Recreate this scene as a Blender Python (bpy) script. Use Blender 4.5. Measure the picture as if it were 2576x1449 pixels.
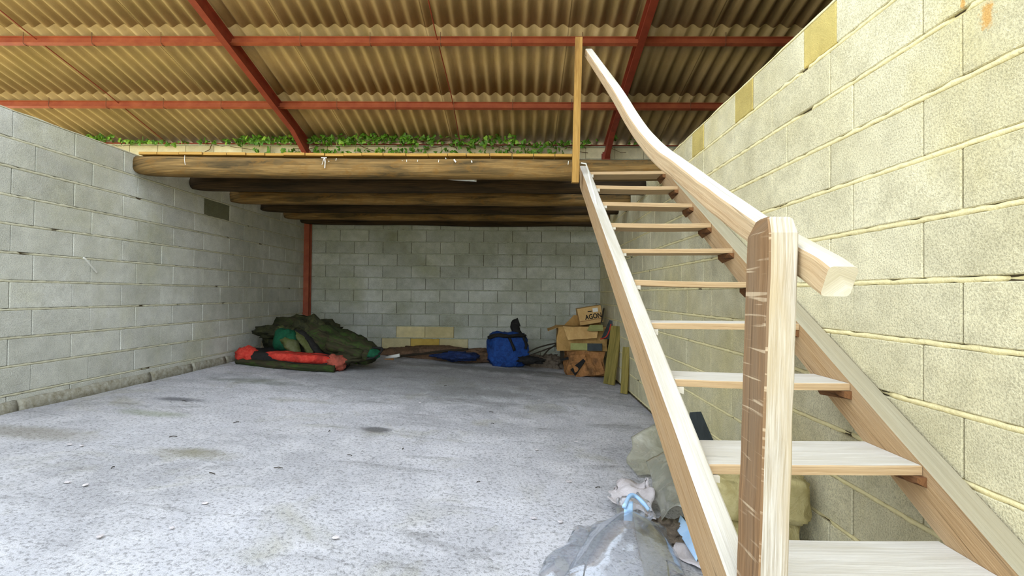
import bpy, bmesh, math, random
from mathutils import Vector, Matrix, noise
random.seed(7)
for o in list(bpy.data.objects): bpy.data.objects.remove(o)
SC = bpy.context.scene; COL = SC.collection
# ------------------------------------------------------------------ camera
F = 1233.0; CX, CY = 1288.0, 724.5
ZC = 1.14                                    # camera height above the floor under it; everything is built relative to the eye, then lifted
dy_ = Vector((22, 16.5, F)).normalized()
dx_ = Vector((1, .010, 0)); dx_.z = -(dx_.x*dy_.x+dx_.y*dy_.y)/dy_.z; dx_.normalize()
dz_ = dx_.cross(dy_)
# rows: camera axes in world coordinates
cr = Vector((dx_.x, dy_.x, dz_.x)); cd = Vector((dx_.y, dy_.y, dz_.y)); cf = Vector((dx_.z, dy_.z, dz_.z))
cam = bpy.data.cameras.new('camera'); camo = bpy.data.objects.new('camera', cam); COL.objects.link(camo)
M3 = Matrix((cr, -cd, -cf)).transposed()
camo.matrix_world = M3.to_4x4()
cam.sensor_width = 36; cam.lens = 36*F/2576; cam.clip_start = .02; cam.clip_end = 300
SC.camera = camo
# ------------------------------------------------------------------ world, sun, exposure
SC.view_settings.view_transform = 'Standard'; SC.view_settings.look = 'None'
SC.view_settings.gamma = 1; SC.view_settings.use_curve_mapping = False
SC.view_settings.exposure = 1.38
W = bpy.data.worlds.new('sky'); SC.world = W; W.use_nodes = True
bg = W.node_tree.nodes['Background']; bg.inputs[0].default_value = (.80, .89, 1.0, 1); bg.inputs[1].default_value = 1.5
sl = bpy.data.lights.new('sun', 'SUN'); sl.energy = 5.0; sl.angle = .01; sl.color = (1, .93, .78)
so = bpy.data.objects.new('sun', sl); COL.objects.link(so); so.rotation_euler = Vector((.49, -.59, -.64)).to_track_quat('-Z', 'Y').to_euler()

# ------------------------------------------------------------------ pixel -> world helpers (eye at the origin)
def ray(px, py): return cr*((px-CX)/F) + cd*((py-CY)/F) + cf
def atY(px, py, Y): d = ray(px, py); return d*(Y/d.y)
def atX(px, py, X): d = ray(px, py); return d*(X/d.x)
def FZ(x): return -.90-.065*(max(x, -3.9)+3.72)
def onF(px, py):
    d = ray(px, py); t = -(.90+.065*3.72)/(d.z+.065*d.x); return d*t
WL, WR, YB = -3.72, 1.365, 8.46
def lin(c):
    c = c/255; return c/12.92 if c <= .04045 else ((c+.055)/1.055)**2.4
def rgb(*c): return tuple(lin(v) for v in c)+(1,)
def nz(x, y, z=0): return noise.noise(Vector((x, y, z)))

# ------------------------------------------------------------------ materials
class NT:
    def __init__(s, name):
        s.m = bpy.data.materials.new(name); s.m.use_nodes = True; s.t = s.m.node_tree; s.n = s.t.nodes
        s.b = s.n['Principled BSDF']; s.out = s.n['Material Output']
    def add(s, typ, **kw):
        n = s.n.new(typ)
        for k, v in kw.items():
            if hasattr(n, k) and not k.startswith('i_'): setattr(n, k, v)
        return n
    def link(s, a, b): s.t.links.new(a, b)
    def coord(s, kind='Object', scale=(1, 1, 1), rot=(0, 0, 0), loc=(0, 0, 0)):
        c = s.n.new('ShaderNodeTexCoord'); m = s.n.new('ShaderNodeMapping')
        m.inputs['Scale'].default_value = scale; m.inputs['Rotation'].default_value = rot; m.inputs['Location'].default_value = loc
        if kind == 'World':
            g = s.n.new('ShaderNodeNewGeometry'); s.link(g.outputs['Position'], m.inputs[0])
        else: s.link(c.outputs[kind], m.inputs[0])
        return m.outputs[0]
    def noise(s, vec, scale, detail=4, rough=.55, dist=0):
        n = s.n.new('ShaderNodeTexNoise'); s.link(vec, n.inputs['Vector'])
        n.inputs['Scale'].default_value = scale; n.inputs['Detail'].default_value = detail
        n.inputs['Roughness'].default_value = rough; n.inputs['Distortion'].default_value = dist
        return n.outputs['Fac']
    def ramp(s, fac, *stops):
        r = s.n.new('ShaderNodeValToRGB'); s.link(fac, r.inputs[0]); e = r.color_ramp.elements
        while len(e) < len(stops): e.new(.5)
        for el, (p, c) in zip(e, stops):
            el.position = p; el.color = c if isinstance(c, tuple) else (c, c, c, 1)
        return r.outputs[0]
    def mix(s, fac, a, b, mode='MIX'):
        n = s.n.new('ShaderNodeMix'); n.data_type = 'RGBA'; n.blend_type = mode
        for v, i in ((fac, 0), (a, 6), (b, 7)):
            if hasattr(v, 'links') or hasattr(v, 'is_linked'): s.link(v, n.inputs[i])
            else: n.inputs[i].default_value = v
        return n.outputs[2]
    def math(s, op, a, b=0, c=None):
        n = s.n.new('ShaderNodeMath'); n.operation = op
        for i, v in enumerate((a, b) if c is None else (a, b, c)):
            if hasattr(v, 'is_linked'): s.link(v, n.inputs[i])
            else: n.inputs[i].default_value = v
        return n.outputs[0]
    def bump(s, h, strength=.5, dist=.01):
        b = s.n.new('ShaderNodeBump'); b.inputs['Strength'].default_value = strength; b.inputs['Distance'].default_value = dist
        s.link(h, b.inputs['Height']); s.link(b.outputs[0], s.b.inputs['Normal'])
    def color(s, c):
        if hasattr(c, 'is_linked'): s.link(c, s.b.inputs['Base Color'])
        else: s.b.inputs['Base Color'].default_value = c
    def rough(s, r, spec=.3):
        s.b.inputs['Roughness'].default_value = r; s.b.inputs['Specular IOR Level'].default_value = spec

def mat_block(name, c1, c2, pit=.45, stain=None, var=.22, rust=()):
    t = NT(name); v = t.coord('World')
    big = t.noise(v, 1.3, 4); mid = t.noise(v, 9, 5, .6); fine = t.noise(v, 150, 3, .7)
    base = t.mix(t.ramp(big, (.35, 0.), (.65, 1.)), c1, c2)
    if stain: base = t.mix(t.math('MULTIPLY', t.ramp(t.noise(v, .9, 5, .65, .4), (.5, 0.), (.68, 1.)), .55), base, stain)
    oi = t.n.new('ShaderNodeObjectInfo')
    rv = t.math('MULTIPLY_ADD', oi.outputs['Random'], var, 1-var*.5)
    base = t.mix(1., base, t.ramp(mid, (.3, .84), (.7, 1.08)), 'MULTIPLY')
    base = t.mix(t.ramp(fine, (.40, pit), (.52, 0.)), base, tuple(x*.38 for x in c1[:3])+(1,))
    base = t.mix(t.ramp(fine, (.60, 0.), (.72, .35)), base, tuple(min(1, x*1.5) for x in c2[:3])+(1,))
    for (px, py, ry, rz) in rust:      # rust runs left by a leak at the wall top
        p = atX(px, py, WR); mp = t.n.new('ShaderNodeMapping'); mp.inputs['Location'].default_value = (0, -p.y/ry, -(p.z+ZC)/rz); mp.inputs['Scale'].default_value = (0, 1/ry, 1/rz)
        t.link(t.n.new('ShaderNodeNewGeometry').outputs['Position'], mp.inputs[0])
        ln = t.n.new('ShaderNodeVectorMath'); ln.operation = 'LENGTH'; t.link(mp.outputs[0], ln.inputs[0])
        d = t.math('ADD', ln.outputs['Value'], t.math('MULTIPLY_ADD', t.noise(v, 45, 4, .7), 2.4, -1.1))
        base = t.mix(t.ramp(d, (.4, .75), (.9, 0.)), base, rgb(206, 150, 66))
    cb = t.n.new('ShaderNodeCombineColor'); [t.link(rv, cb.inputs[i]) for i in range(3)]
    t.color(t.mix(1., base, cb.outputs[0], 'MULTIPLY')); t.rough(.95, .15)
    h = t.math('ADD', fine, t.math('MULTIPLY', mid, 1.2)); t.bump(h, .8, .006)
    return t.m
def mat_wood(name, c1, c2, c3=None, gs=1., crack=.5, rough=.85, blotch=None, saw=0):
    t = NT(name); v = t.coord('UV', (4*gs, 125*gs, 1)); v2 = t.coord('UV', (1.2, 9, 1)); v3 = t.coord('UV', (7, 12, 1))
    g = t.noise(v, 1, 5, .65, .6); b = t.noise(v2, 1.2, 4, .6, .5)
    base = t.mix(t.ramp(g, (.3, 0.), (.7, 1.)), c1, c2)
    if c3: base = t.mix(t.ramp(b, (.42, 0.), (.66, .85)), base, c3)
    if blotch: base = t.mix(t.ramp(t.noise(v3, 1, 5, .7, .8), (.5, 0.), (.68, .85)), base, blotch)
    vc = t.coord('UV', (1.6, 52, 1)); k = t.noise(vc, 1, 3, .5, 1.2)
    base = t.mix(t.ramp(k, (.27, crack), (.34, 0.)), base, tuple(x*.25 for x in c1[:3])+(1,))
    if saw:
        w = t.noise(t.coord('UV', (85, 5, 1), (0, 0, .05)), 1, 2, .5, .35)
        base = t.mix(t.math('MULTIPLY', t.ramp(w, (.60, 0.), (.66, saw*2.4)), t.ramp(b, (.38, .2), (.55, 1.))), base, rgb(205, 184, 152))
    t.color(base); t.rough(rough, .2); t.bump(t.math('ADD', g, t.math('MULTIPLY', k, .8)), .45, .006)
    return t.m
def mat_steel(name, c1, c2):
    t = NT(name); v = t.coord('World'); a = t.noise(v, 6, 5, .65); f = t.noise(v, 60, 4, .7)
    base = t.mix(t.ramp(a, (.35, 0.), (.68, 1.)), c1, c2)
    base = t.mix(t.ramp(f, (.62, 0.), (.72, .5)), base, rgb(90, 48, 35))
    t.color(base); t.rough(.6, .35); t.bump(f, .3, .003); return t.m
def mat_plain(name, c, rough=.7, c2=None, scale=12, bump=.3, spec=.3, det=5):
    t = NT(name); v = t.coord('World'); a = t.noise(v, scale, det, .65, .3)
    t.color(t.mix(t.ramp(a, (.35, 0.), (.66, 1.)), c, c2 or tuple(x*.75 for x in c[:3])+(1,)))
    t.rough(rough, spec); t.bump(a, bump, .01); return t.m

M = {}
M['block_left'] = mat_block('grey_block', rgb(182, 182, 168), rgb(206, 206, 196), .34, rgb(178, 176, 140), .14)
M['block_right'] = mat_block('cream_block', rgb(206, 197, 160), rgb(228, 220, 186), .42, rgb(206, 192, 132), .07, ((2485, 40, .03, .07), (2422, 10, .012, .03)))
M['block_back'] = mat_block('back_block', rgb(170, 172, 152), rgb(206, 208, 198), .40, rgb(146, 146, 104))
M['block_back_top'] = mat_block('eaves_block', rgb(200, 190, 155), rgb(215, 205, 175), .2)
M['block_dark'] = mat_block('dark_block', rgb(98, 98, 76), rgb(114, 114, 90), .5)
M['block_brown'] = mat_block('brown_block', rgb(188, 166, 96), rgb(200, 182, 112), .12)
M['block_yellow'] = mat_block('yellow_block', rgb(205, 190, 140), rgb(222, 210, 165), .12)
M['block_ochre'] = mat_block('ochre_block', rgb(186, 155, 72), rgb(205, 175, 96), .15)
M['mortar_right'] = mat_plain('cream_mortar', rgb(232, 220, 168), .95, rgb(220, 208, 160), 40, .7)
M['mortar_left'] = mat_plain('grey_mortar', rgb(192, 189, 166), .95, rgb(176, 172, 146), 30, .7)
M['mortar_back'] = mat_plain('back_mortar', rgb(182, 184, 166), .95, rgb(166, 168, 146), 30, .7)
M['core'] = mat_plain('wall_core', rgb(92, 82, 60), .95, rgb(75, 66, 48))
M['steel'] = mat_steel('red_oxide_steel', rgb(140, 66, 44), rgb(162, 88, 58))
M['steel_dark'] = mat_steel('dark_red_steel', rgb(120, 48, 32), rgb(138, 60, 40))
M['hook'] = mat_plain('hook_wire', rgb(120, 85, 60), .6, rgb(80, 60, 50))
M['log'] = mat_wood('old_log', rgb(84, 66, 36), rgb(152, 120, 72), rgb(56, 48, 30), .55, .75, .9, rgb(118, 86, 40))
M['log_dark'] = mat_wood('dark_log', rgb(40, 31, 19), rgb(76, 58, 34), rgb(32, 26, 17), .6, .8, .9)
M['deck'] = mat_wood('deck_board', rgb(150, 112, 52), rgb(186, 146, 76), None, 1, .4)
M['post_wood'] = mat_wood('honey_timber', rgb(150, 112, 52), rgb(184, 146, 82), rgb(112, 80, 38), .8, .5)
M['stringer'] = mat_wood('sawn_pine', rgb(150, 118, 80), rgb(186, 156, 116), rgb(172, 146, 112), 1., .6)
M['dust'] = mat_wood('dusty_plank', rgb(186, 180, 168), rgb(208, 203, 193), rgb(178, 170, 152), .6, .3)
M['film'] = mat_wood('dust_film', rgb(152, 144, 120), rgb(170, 162, 138), rgb(160, 150, 124), .5, .2)
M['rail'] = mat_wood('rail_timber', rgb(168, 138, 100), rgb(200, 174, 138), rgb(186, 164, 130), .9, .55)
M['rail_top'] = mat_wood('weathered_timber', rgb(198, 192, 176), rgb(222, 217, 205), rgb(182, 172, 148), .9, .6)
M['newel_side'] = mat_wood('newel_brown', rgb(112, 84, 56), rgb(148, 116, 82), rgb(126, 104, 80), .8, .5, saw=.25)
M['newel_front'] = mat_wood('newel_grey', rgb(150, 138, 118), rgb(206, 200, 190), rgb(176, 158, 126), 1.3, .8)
M['cleat'] = mat_wood('split_cleat', rgb(100, 66, 42), rgb(138, 98, 62), rgb(80, 52, 34), 1, .7)
M['drip'] = mat_plain('white_dropping', rgb(235, 232, 220), .8, rgb(215, 212, 200))
# roof sheet
t = NT('fibre_cement'); v = t.coord('World'); vs = t.coord('World', (1, .18, .18))
a = t.noise(vs, 14, 5, .7, .3); a = t.math('MULTIPLY_ADD', a, .5, .25); b_ = t.noise(v, 1.1, 5, .6); f = t.noise(v, 90, 4, .7)
c = t.mix(t.ramp(a, (.35, 0.), (.66, 1.)), rgb(150, 128, 94), rgb(182, 159, 122))
c = t.mix(t.ramp(b_, (.46, 0.), (.70, .55)), c, rgb(136, 120, 80))
c = t.mix(t.ramp(f, (.58, 0.), (.70, .4)), c, rgb(105, 88, 52))
oi = t.n.new('ShaderNodeObjectInfo'); cb = t.n.new('ShaderNodeCombineColor')
rv = t.math('MULTIPLY_ADD', oi.outputs['Random'], .14, .93); [t.link(rv, cb.inputs[i]) for i in range(3)]
t.color(t.mix(1., c, cb.outputs[0], 'MULTIPLY')); t.rough(.9, .2); t.bump(f, .3, .004); M['sheet'] = t.m
# floor concrete
t = NT('worn_concrete'); v = t.coord('World')
big = t.noise(v, .55, 5, .6, .3); mid = t.noise(v, 3.5, 6, .65, .5); fine = t.noise(v, 55, 5, .75); vf = t.noise(v, 170, 3, .7)
vy = t.noise(t.coord('World', (.5, 1.6, 1)), 2.4, 5, .7, .8)
c = t.mix(t.ramp(big, (.38, 0.), (.62, 1.)), rgb(166, 165, 167), rgb(202, 201, 205))
c = t.mix(t.ramp(mid, (.45, 0.), (.7, .6)), c, rgb(214, 212, 213))
c = t.mix(t.ramp(vy, (.30, .65), (.44, 0.)), c, rgb(112, 110, 106))
c = t.mix(t.ramp(t.noise(v, 1.6, 4, .6, .6), (.56, 0.), (.68, .42)), c, rgb(150, 146, 118))
c = t.mix(t.ramp(fine, (.38, .62), (.50, 0.)), c, rgb(88, 87, 84))
c = t.mix(t.ramp(vf, (.56, 0.), (.70, .5)), c, rgb(222, 220, 220))
g = t.n.new('ShaderNodeNewGeometry')
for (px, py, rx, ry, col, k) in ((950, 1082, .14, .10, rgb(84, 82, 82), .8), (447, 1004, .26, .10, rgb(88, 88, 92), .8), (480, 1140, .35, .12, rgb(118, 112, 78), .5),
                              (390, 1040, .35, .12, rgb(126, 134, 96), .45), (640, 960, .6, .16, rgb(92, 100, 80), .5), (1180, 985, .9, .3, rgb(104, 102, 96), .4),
                              (1250, 930, 1.6, .35, rgb(92, 94, 82), .6), (1080, 955, 2.6, 1.7, rgb(112, 112, 106), .5), (80, 1090, .5, .16, rgb(122, 114, 88), .45)):  # widest ellipse dims the far floor, painting light falloff into the concrete colour
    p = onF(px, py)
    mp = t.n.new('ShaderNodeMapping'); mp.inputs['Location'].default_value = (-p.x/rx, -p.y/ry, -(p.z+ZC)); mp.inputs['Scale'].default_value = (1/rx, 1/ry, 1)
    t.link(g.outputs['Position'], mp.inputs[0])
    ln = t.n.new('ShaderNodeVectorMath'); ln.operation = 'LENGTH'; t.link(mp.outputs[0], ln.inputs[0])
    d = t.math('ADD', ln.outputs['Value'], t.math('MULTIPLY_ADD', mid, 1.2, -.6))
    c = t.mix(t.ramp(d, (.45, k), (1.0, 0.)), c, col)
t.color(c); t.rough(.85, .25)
t.bump(t.math('ADD', t.math('MULTIPLY', mid, 3.0), t.math('ADD', fine, t.math('MULTIPLY', vf, .5))), .7, .012); M['floor'] = t.m
M['footing'] = mat_plain('rough_footing', rgb(158, 156, 142), .95, rgb(122, 116, 96), 22, 1.)
M['ground'] = mat_plain('sandy_yard', rgb(205, 192, 150), .95, rgb(186, 182, 130), 2.5, .5)
M['plaster'] = mat_plain('outer_render', rgb(150, 140, 110), .95)
M['leaf'] = mat_plain('ivy_leaf', rgb(96, 142, 36), .5, rgb(58, 100, 22), 25, .1, .4)
M['leaf2'] = mat_plain('ivy_leaf_light', rgb(140, 178, 60), .5, rgb(100, 145, 40), 25, .1, .4)
M['vine'] = mat_plain('vine_bark', rgb(104, 78, 46), .9, rgb(70, 52, 30))
M['white'] = mat_plain('white_enamel', rgb(232, 232, 226), .4, rgb(222, 222, 214))
M['cable'] = mat_plain('grey_cable', rgb(140, 132, 120), .6)
def mat_cloth(name, c, c2, c3, s=14):
    t = NT(name); v = t.coord('World'); a = t.noise(v, s, 6, .7, 1.2); b = t.noise(v, s*.35, 4, .6, .8)
    k = t.mix(t.ramp(a, (.35, 0.), (.65, 1.)), c, c2); k = t.mix(t.ramp(b, (.5, 0.), (.66, .7)), k, c3)
    t.color(k); t.rough(.75, .25); t.bump(a, .7, .02); return t.m
M['tarp'] = mat_cloth('olive_tarpaulin', rgb(26, 28, 16), rgb(66, 66, 36), rgb(16, 17, 12))
M['roll'] = mat_wood('mossy_canvas', rgb(28, 28, 18), rgb(70, 62, 42), rgb(34, 48, 20), .35, .9, .85, rgb(52, 74, 26))
M['green'] = mat_cloth('bottle_green_bag', rgb(8, 62, 40), rgb(14, 84, 54), rgb(8, 34, 24))
M['olive'] = mat_cloth('light_olive_cloth', rgb(84, 88, 54), rgb(72, 78, 30), rgb(104, 106, 80))
M['black'] = mat_cloth('black_rubber', rgb(22, 21, 20), rgb(38, 36, 32), rgb(16, 16, 16))
M['red'] = mat_cloth('red_cover', rgb(176, 36, 26), rgb(204, 74, 58), rgb(120, 28, 20))
M['pink'] = mat_cloth('faded_red_cover', rgb(170, 84, 66), rgb(130, 60, 46), rgb(90, 56, 42))
M['blue'] = mat_cloth('blue_fabric', rgb(20, 50, 108), rgb(32, 74, 140), rgb(16, 30, 66))
M['navy'] = mat_cloth('navy_fabric', rgb(22, 34, 66), rgb(34, 56, 104), rgb(18, 20, 28), 20)
M['soil'] = mat_cloth('brown_soil', rgb(96, 76, 56), rgb(128, 98, 74), rgb(64, 54, 40), 30)
M['card'] = mat_cloth('cardboard', rgb(166, 130, 74), rgb(184, 146, 88), rgb(128, 100, 50), 9)
M['card2'] = mat_cloth('damp_cardboard', rgb(146, 102, 56), rgb(176, 124, 76), rgb(84, 62, 40), 16)
M['card_light'] = mat_cloth('pale_cardboard', rgb(196, 158, 100), rgb(206, 170, 112), rgb(180, 142, 86), 9)
M['label_green'] = mat_plain('pale_green_print', rgb(158, 158, 100), .8, rgb(140, 142, 84))
M['slate'] = mat_plain('slate_plastic', rgb(58, 66, 66), .5, rgb(44, 50, 50))
M['paper'] = mat_plain('white_paper', rgb(228, 226, 216), .8, rgb(215, 212, 200))
M['ink'] = mat_plain('black_ink', rgb(24, 22, 20), .8)
M['moss_wood'] = mat_wood('mossy_board', rgb(112, 100, 48), rgb(158, 140, 76), rgb(84, 82, 36), .8, .6)
M['wrap'] = mat_cloth('straw_wrap', rgb(176, 162, 110), rgb(196, 184, 134), rgb(150, 136, 80), 10)
M['kraft'] = mat_cloth('brown_paper', rgb(168, 140, 104), rgb(190, 164, 126), rgb(146, 118, 84), 8)
M['greypaper'] = mat_cloth('grey_paper', rgb(188, 180, 180), rgb(202, 196, 196), rgb(166, 156, 152), 10)
M['bluefilm'] = mat_plain('pale_blue_plastic', rgb(150, 186, 220), .4, rgb(178, 205, 230))
M['crumb'] = mat_cloth('dark_rubble', rgb(104, 92, 78), rgb(130, 116, 98), rgb(60, 52, 44), 40)
M['stick'] = mat_plain('dark_stick', rgb(48, 40, 28), .9)
M['stone'] = mat_plain('broken_block', rgb(128, 118, 96), .95, rgb(98, 88, 70), 30, .8)
def mat_film(name, tint, alpha, rough=.12, body=.25, bodycol=None, bs=.3):
    t = NT(name); v = t.coord('World')
    tr = t.n.new('ShaderNodeBsdfTransparent'); tr.inputs[0].default_value = tint
    gl = t.n.new('ShaderNodeBsdfGlossy'); gl.inputs['Roughness'].default_value = rough; gl.inputs[0].default_value = (.95, .97, 1, 1)
    df = t.n.new('ShaderNodeBsdfDiffuse'); df.inputs[0].default_value = bodycol or tint
    tl = t.n.new('ShaderNodeBsdfTranslucent'); tl.inputs[0].default_value = bodycol or tint
    h = t.noise(v, 7, 3, .5, 1.0); bp = t.n.new('ShaderNodeBump'); bp.inputs['Strength'].default_value = bs; bp.inputs['Distance'].default_value = .02
    t.link(h, bp.inputs['Height']); t.link(bp.outputs[0], gl.inputs['Normal'])
    fr = t.n.new('ShaderNodeFresnel'); fr.inputs[0].default_value = 1.5; t.link(bp.outputs[0], fr.inputs['Normal'])
    m0 = t.n.new('ShaderNodeMixShader'); m0.inputs[0].default_value = .5; t.link(df.outputs[0], m0.inputs[1]); t.link(tl.outputs[0], m0.inputs[2])
    m1 = t.n.new('ShaderNodeMixShader'); t.link(t.math('MULTIPLY', t.ramp(t.noise(v, 9, 4, .6, .8), (.35, .5), (.65, 1.)), body), m1.inputs[0])
    t.link(tr.outputs[0], m1.inputs[1]); t.link(m0.outputs[0], m1.inputs[2])
    m2 = t.n.new('ShaderNodeMixShader'); t.link(t.math('MULTIPLY_ADD', fr.outputs[0], alpha, .02), m2.inputs[0])
    t.link(m1.outputs[0], m2.inputs[1]); t.link(gl.outputs[0], m2.inputs[2]); t.link(m2.outputs[0], t.out.inputs[0]); return t.m
M['clear'] = mat_film('clear_film', (.99, .995, 1, 1), .5, .12, .09, (.80, .86, .95, 1))
M['straw_film'] = mat_film('straw_film', (.93, .92, .84, 1), .8, .2, .42, rgb(236, 233, 215))

# ------------------------------------------------------------------ object helpers
def link(name, me, mats=(), parent=None, smooth=False):
    o = bpy.data.objects.new(name, me); COL.objects.link(o)
    for m in mats: me.materials.append(m)
    if smooth:
        for p in me.polygons: p.use_smooth = True
    if parent: o.parent = parent
    return o
def tag(o, label=None, cat=None, group=None, kind=None):
    if label: o['label'] = label
    if cat: o['category'] = cat
    if group: o['group'] = group
    if kind: o['kind'] = kind
    return o
def empty(name, loc, label=None, cat=None, group=None, kind=None):
    o = bpy.data.objects.new(name, None); COL.objects.link(o); o.location = loc; o.empty_display_size = .1
    o['base'] = tuple(loc); return tag(o, label, cat, group, kind)
def mesh(name, vs, fs, uvs=None, mi=None):
    me = bpy.data.meshes.new(name); me.from_pydata([tuple(v) for v in vs], [], fs)
    if uvs:
        l = me.uv_layers.new(name='uv')
        for p in me.polygons:
            for li in p.loop_indices: l.data[li].uv = uvs[me.loops[li].vertex_index]
    if mi:
        for p, i in zip(me.polygons, mi): p.material_index = i
    me.update(); return me
def part(name, me, mats, parent, smooth=False, label=None, kind=None):
    """mesh coordinates are eye-relative; the parent empty holds the base point"""
    if parent is not None:
        b = Vector(parent.get('base', (0, 0, 0)))
        me.transform(Matrix.Translation(-b))
    o = link(name, me, mats if isinstance(mats, (list, tuple)) else [mats], parent, smooth)
    o['base'] = parent.get('base', (0, 0, 0)) if parent is not None else (0, 0, 0)
    return tag(o, label, None, None, kind)
def thing(name, me, mats, label, cat, group=None, smooth=False, kind=None):
    """single-mesh thing, origin moved to its lowest centre"""
    xs = [v.co.copy() for v in me.vertices]
    c = Vector((sum(v.x for v in xs)/len(xs), sum(v.y for v in xs)/len(xs), min(v.z for v in xs)))
    me.transform(Matrix.Translation(-c)); o = link(name, me, mats if isinstance(mats, (list, tuple)) else [mats], None, smooth)
    o.location = c; o['base'] = tuple(c); return tag(o, label, cat, group, kind)
def box(x0, x1, y0, y1, z0, z1, name='box'):
    v = [(x, y, z) for x in (x0, x1) for y in (y0, y1) for z in (z0, z1)]
    f = [(0, 1, 3, 2), (4, 6, 7, 5), (0, 4, 5, 1), (2, 3, 7, 6), (0, 2, 6, 4), (1, 5, 7, 3)]
    uv = [(p[0]+p[1]*.7, p[2]+p[1]*.3) for p in v]
    return mesh(name, v, f, uv)
def cutbox(x0, x1, y0, y1, z0, z1, b=.004):
    """box with bevelled edges"""
    me = box(x0, x1, y0, y1, z0, z1); bm = bmesh.new(); bm.from_mesh(me)
    bmesh.ops.bevel(bm, geom=bm.edges[:], offset=b, segments=1, affect='EDGES', profile=.5)
    bm.to_mesh(me); bm.free(); return me
def loft(rings, name='loft', cap=True, uv0=0, matf=None):
    """rings: list of lists of points (same length, closed)"""
    n = len(rings[0]); vs = []; uvs = []; u = uv0; prev = None
    for r in rings:
        c = sum((Vector(p) for p in r), Vector())/n
        if prev is not None: u += (c-prev).length
        prev = c; per = 0
        for i, p in enumerate(r):
            if i: per += (Vector(p)-Vector(r[i-1])).length
            vs.append(p); uvs.append((u, per))
        per += (Vector(r[0])-Vector(r[-1])).length
        vs.append(r[0]); uvs.append((u, per))
    m = n+1; fs = []; mi = []
    for k in range(len(rings)-1):
        for i in range(n):
            fs.append((k*m+i, k*m+i+1, (k+1)*m+i+1, (k+1)*m+i)); mi.append(matf(i) if matf else 0)
    if cap:
        b0 = len(vs)
        for i in range(n): vs.append(rings[0][i]); uvs.append((uv0-.03+.02*math.cos(i), uvs[i][1]*.3))
        fs.append(tuple(reversed(range(b0, b0+n)))); mi.append(matf(-1) if matf else 0)
        b1 = len(vs)
        for i in range(n): vs.append(rings[-1][i]); uvs.append((u+.03, uvs[i][1]*.3))
        fs.append(tuple(range(b1, b1+n))); mi.append(matf(-1) if matf else 0)
    me = mesh(name, vs, fs, uvs, mi)
    bm = bmesh.new(); bm.from_mesh(me); bmesh.ops.remove_doubles(bm, verts=bm.verts, dist=1e-5)
    bmesh.ops.recalc_face_normals(bm, faces=bm.faces); bm.to_mesh(me); bm.free(); return me
def frame(path, i, up=Vector((0, 0, 1))):
    a = path[max(0, i-1)]; b = path[min(len(path)-1, i+1)]; t = (b-a).normalized()
    s = t.cross(up).normalized(); return t, s, s.cross(t).normalized()
def rrect(w, h, b, seg=1):
    pts = []
    for cx, cy, a0 in ((w/2-b, h/2-b, 0), (-w/2+b, h/2-b, 90), (-w/2+b, -h/2+b, 180), (w/2-b, -h/2+b, 270)):
        for k in range(seg+1):
            a = math.radians(a0+90*k/seg); pts.append((cx+b*math.cos(a), cy+b*math.sin(a)))
    return pts
def timber(path, w, h, b=.004, seg=1, wob=.002, step=.08, name='timber', matf=None, sq=None):
    path = [Vector(p) for p in path]; fine = [path[0]]
    for a, c in zip(path, path[1:]):
        k = max(1, int((c-a).length/step))
        fine += [a.lerp(c, (j+1)/k) for j in range(k)]
    sec = rrect(w, h, b, seg); rings = []; sd = random.random()*50
    for i, p in enumerate(fine):
        t_, s, u = frame(fine, i)
        k = 1 if sq is None else sq(i/(len(fine)-1))
        rings.append([p + s*(x*k+wob*nz(sd+i*.35, x*30, y*30)) + u*(y*k+wob*nz(sd+9+i*.35, x*30, y*30)) for x, y in sec])
    return loft(rings, name, matf=matf)
def tube(path, r, n=8, wob=0, name='tube', flat=1, fr=6., taper=None):
    path = [Vector(p) for p in path]; rings = []; sd = random.random()*50
    for i, p in enumerate(path):
        t_, s, u = frame(path, i, Vector((0, 0, 1)) if abs((path[-1]-path[0]).normalized().z) < .9 else Vector((0, 1, 0)))
        rr = r*(taper(i/(len(path)-1)) if taper else 1)
        ring = []
        for k in range(n):
            a = 2*math.pi*k/n; q = rr*(1+wob*nz(sd+i*.4, math.cos(a)*fr*.3, math.sin(a)*fr*.3))
            ring.append(p+s*math.cos(a)*q+u*math.sin(a)*q*flat)
        rings.append(ring)
    return loft(rings, name)
def spline(pts, n=8):
    pts = [Vector(p) for p in pts]; out = []
    P_ = [pts[0]*2-pts[1]]+pts+[pts[-1]*2-pts[-2]]
    for i in range(1, len(P_)-2):
        for k in range(n):
            t_ = k/n; a, b, c, d = P_[i-1:i+3]
            out.append(.5*((2*b)+(c-a)*t_+(2*a-5*b+4*c-d)*t_*t_+(3*b-a-3*c+d)*t_**3))
    out.append(pts[-1]); return out
def join(mes, name='joined'):
    bm = bmesh.new()
    for m in mes: bm.from_mesh(m)
    me = bpy.data.meshes.new(name); bm.to_mesh(me); bm.free(); return me
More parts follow.
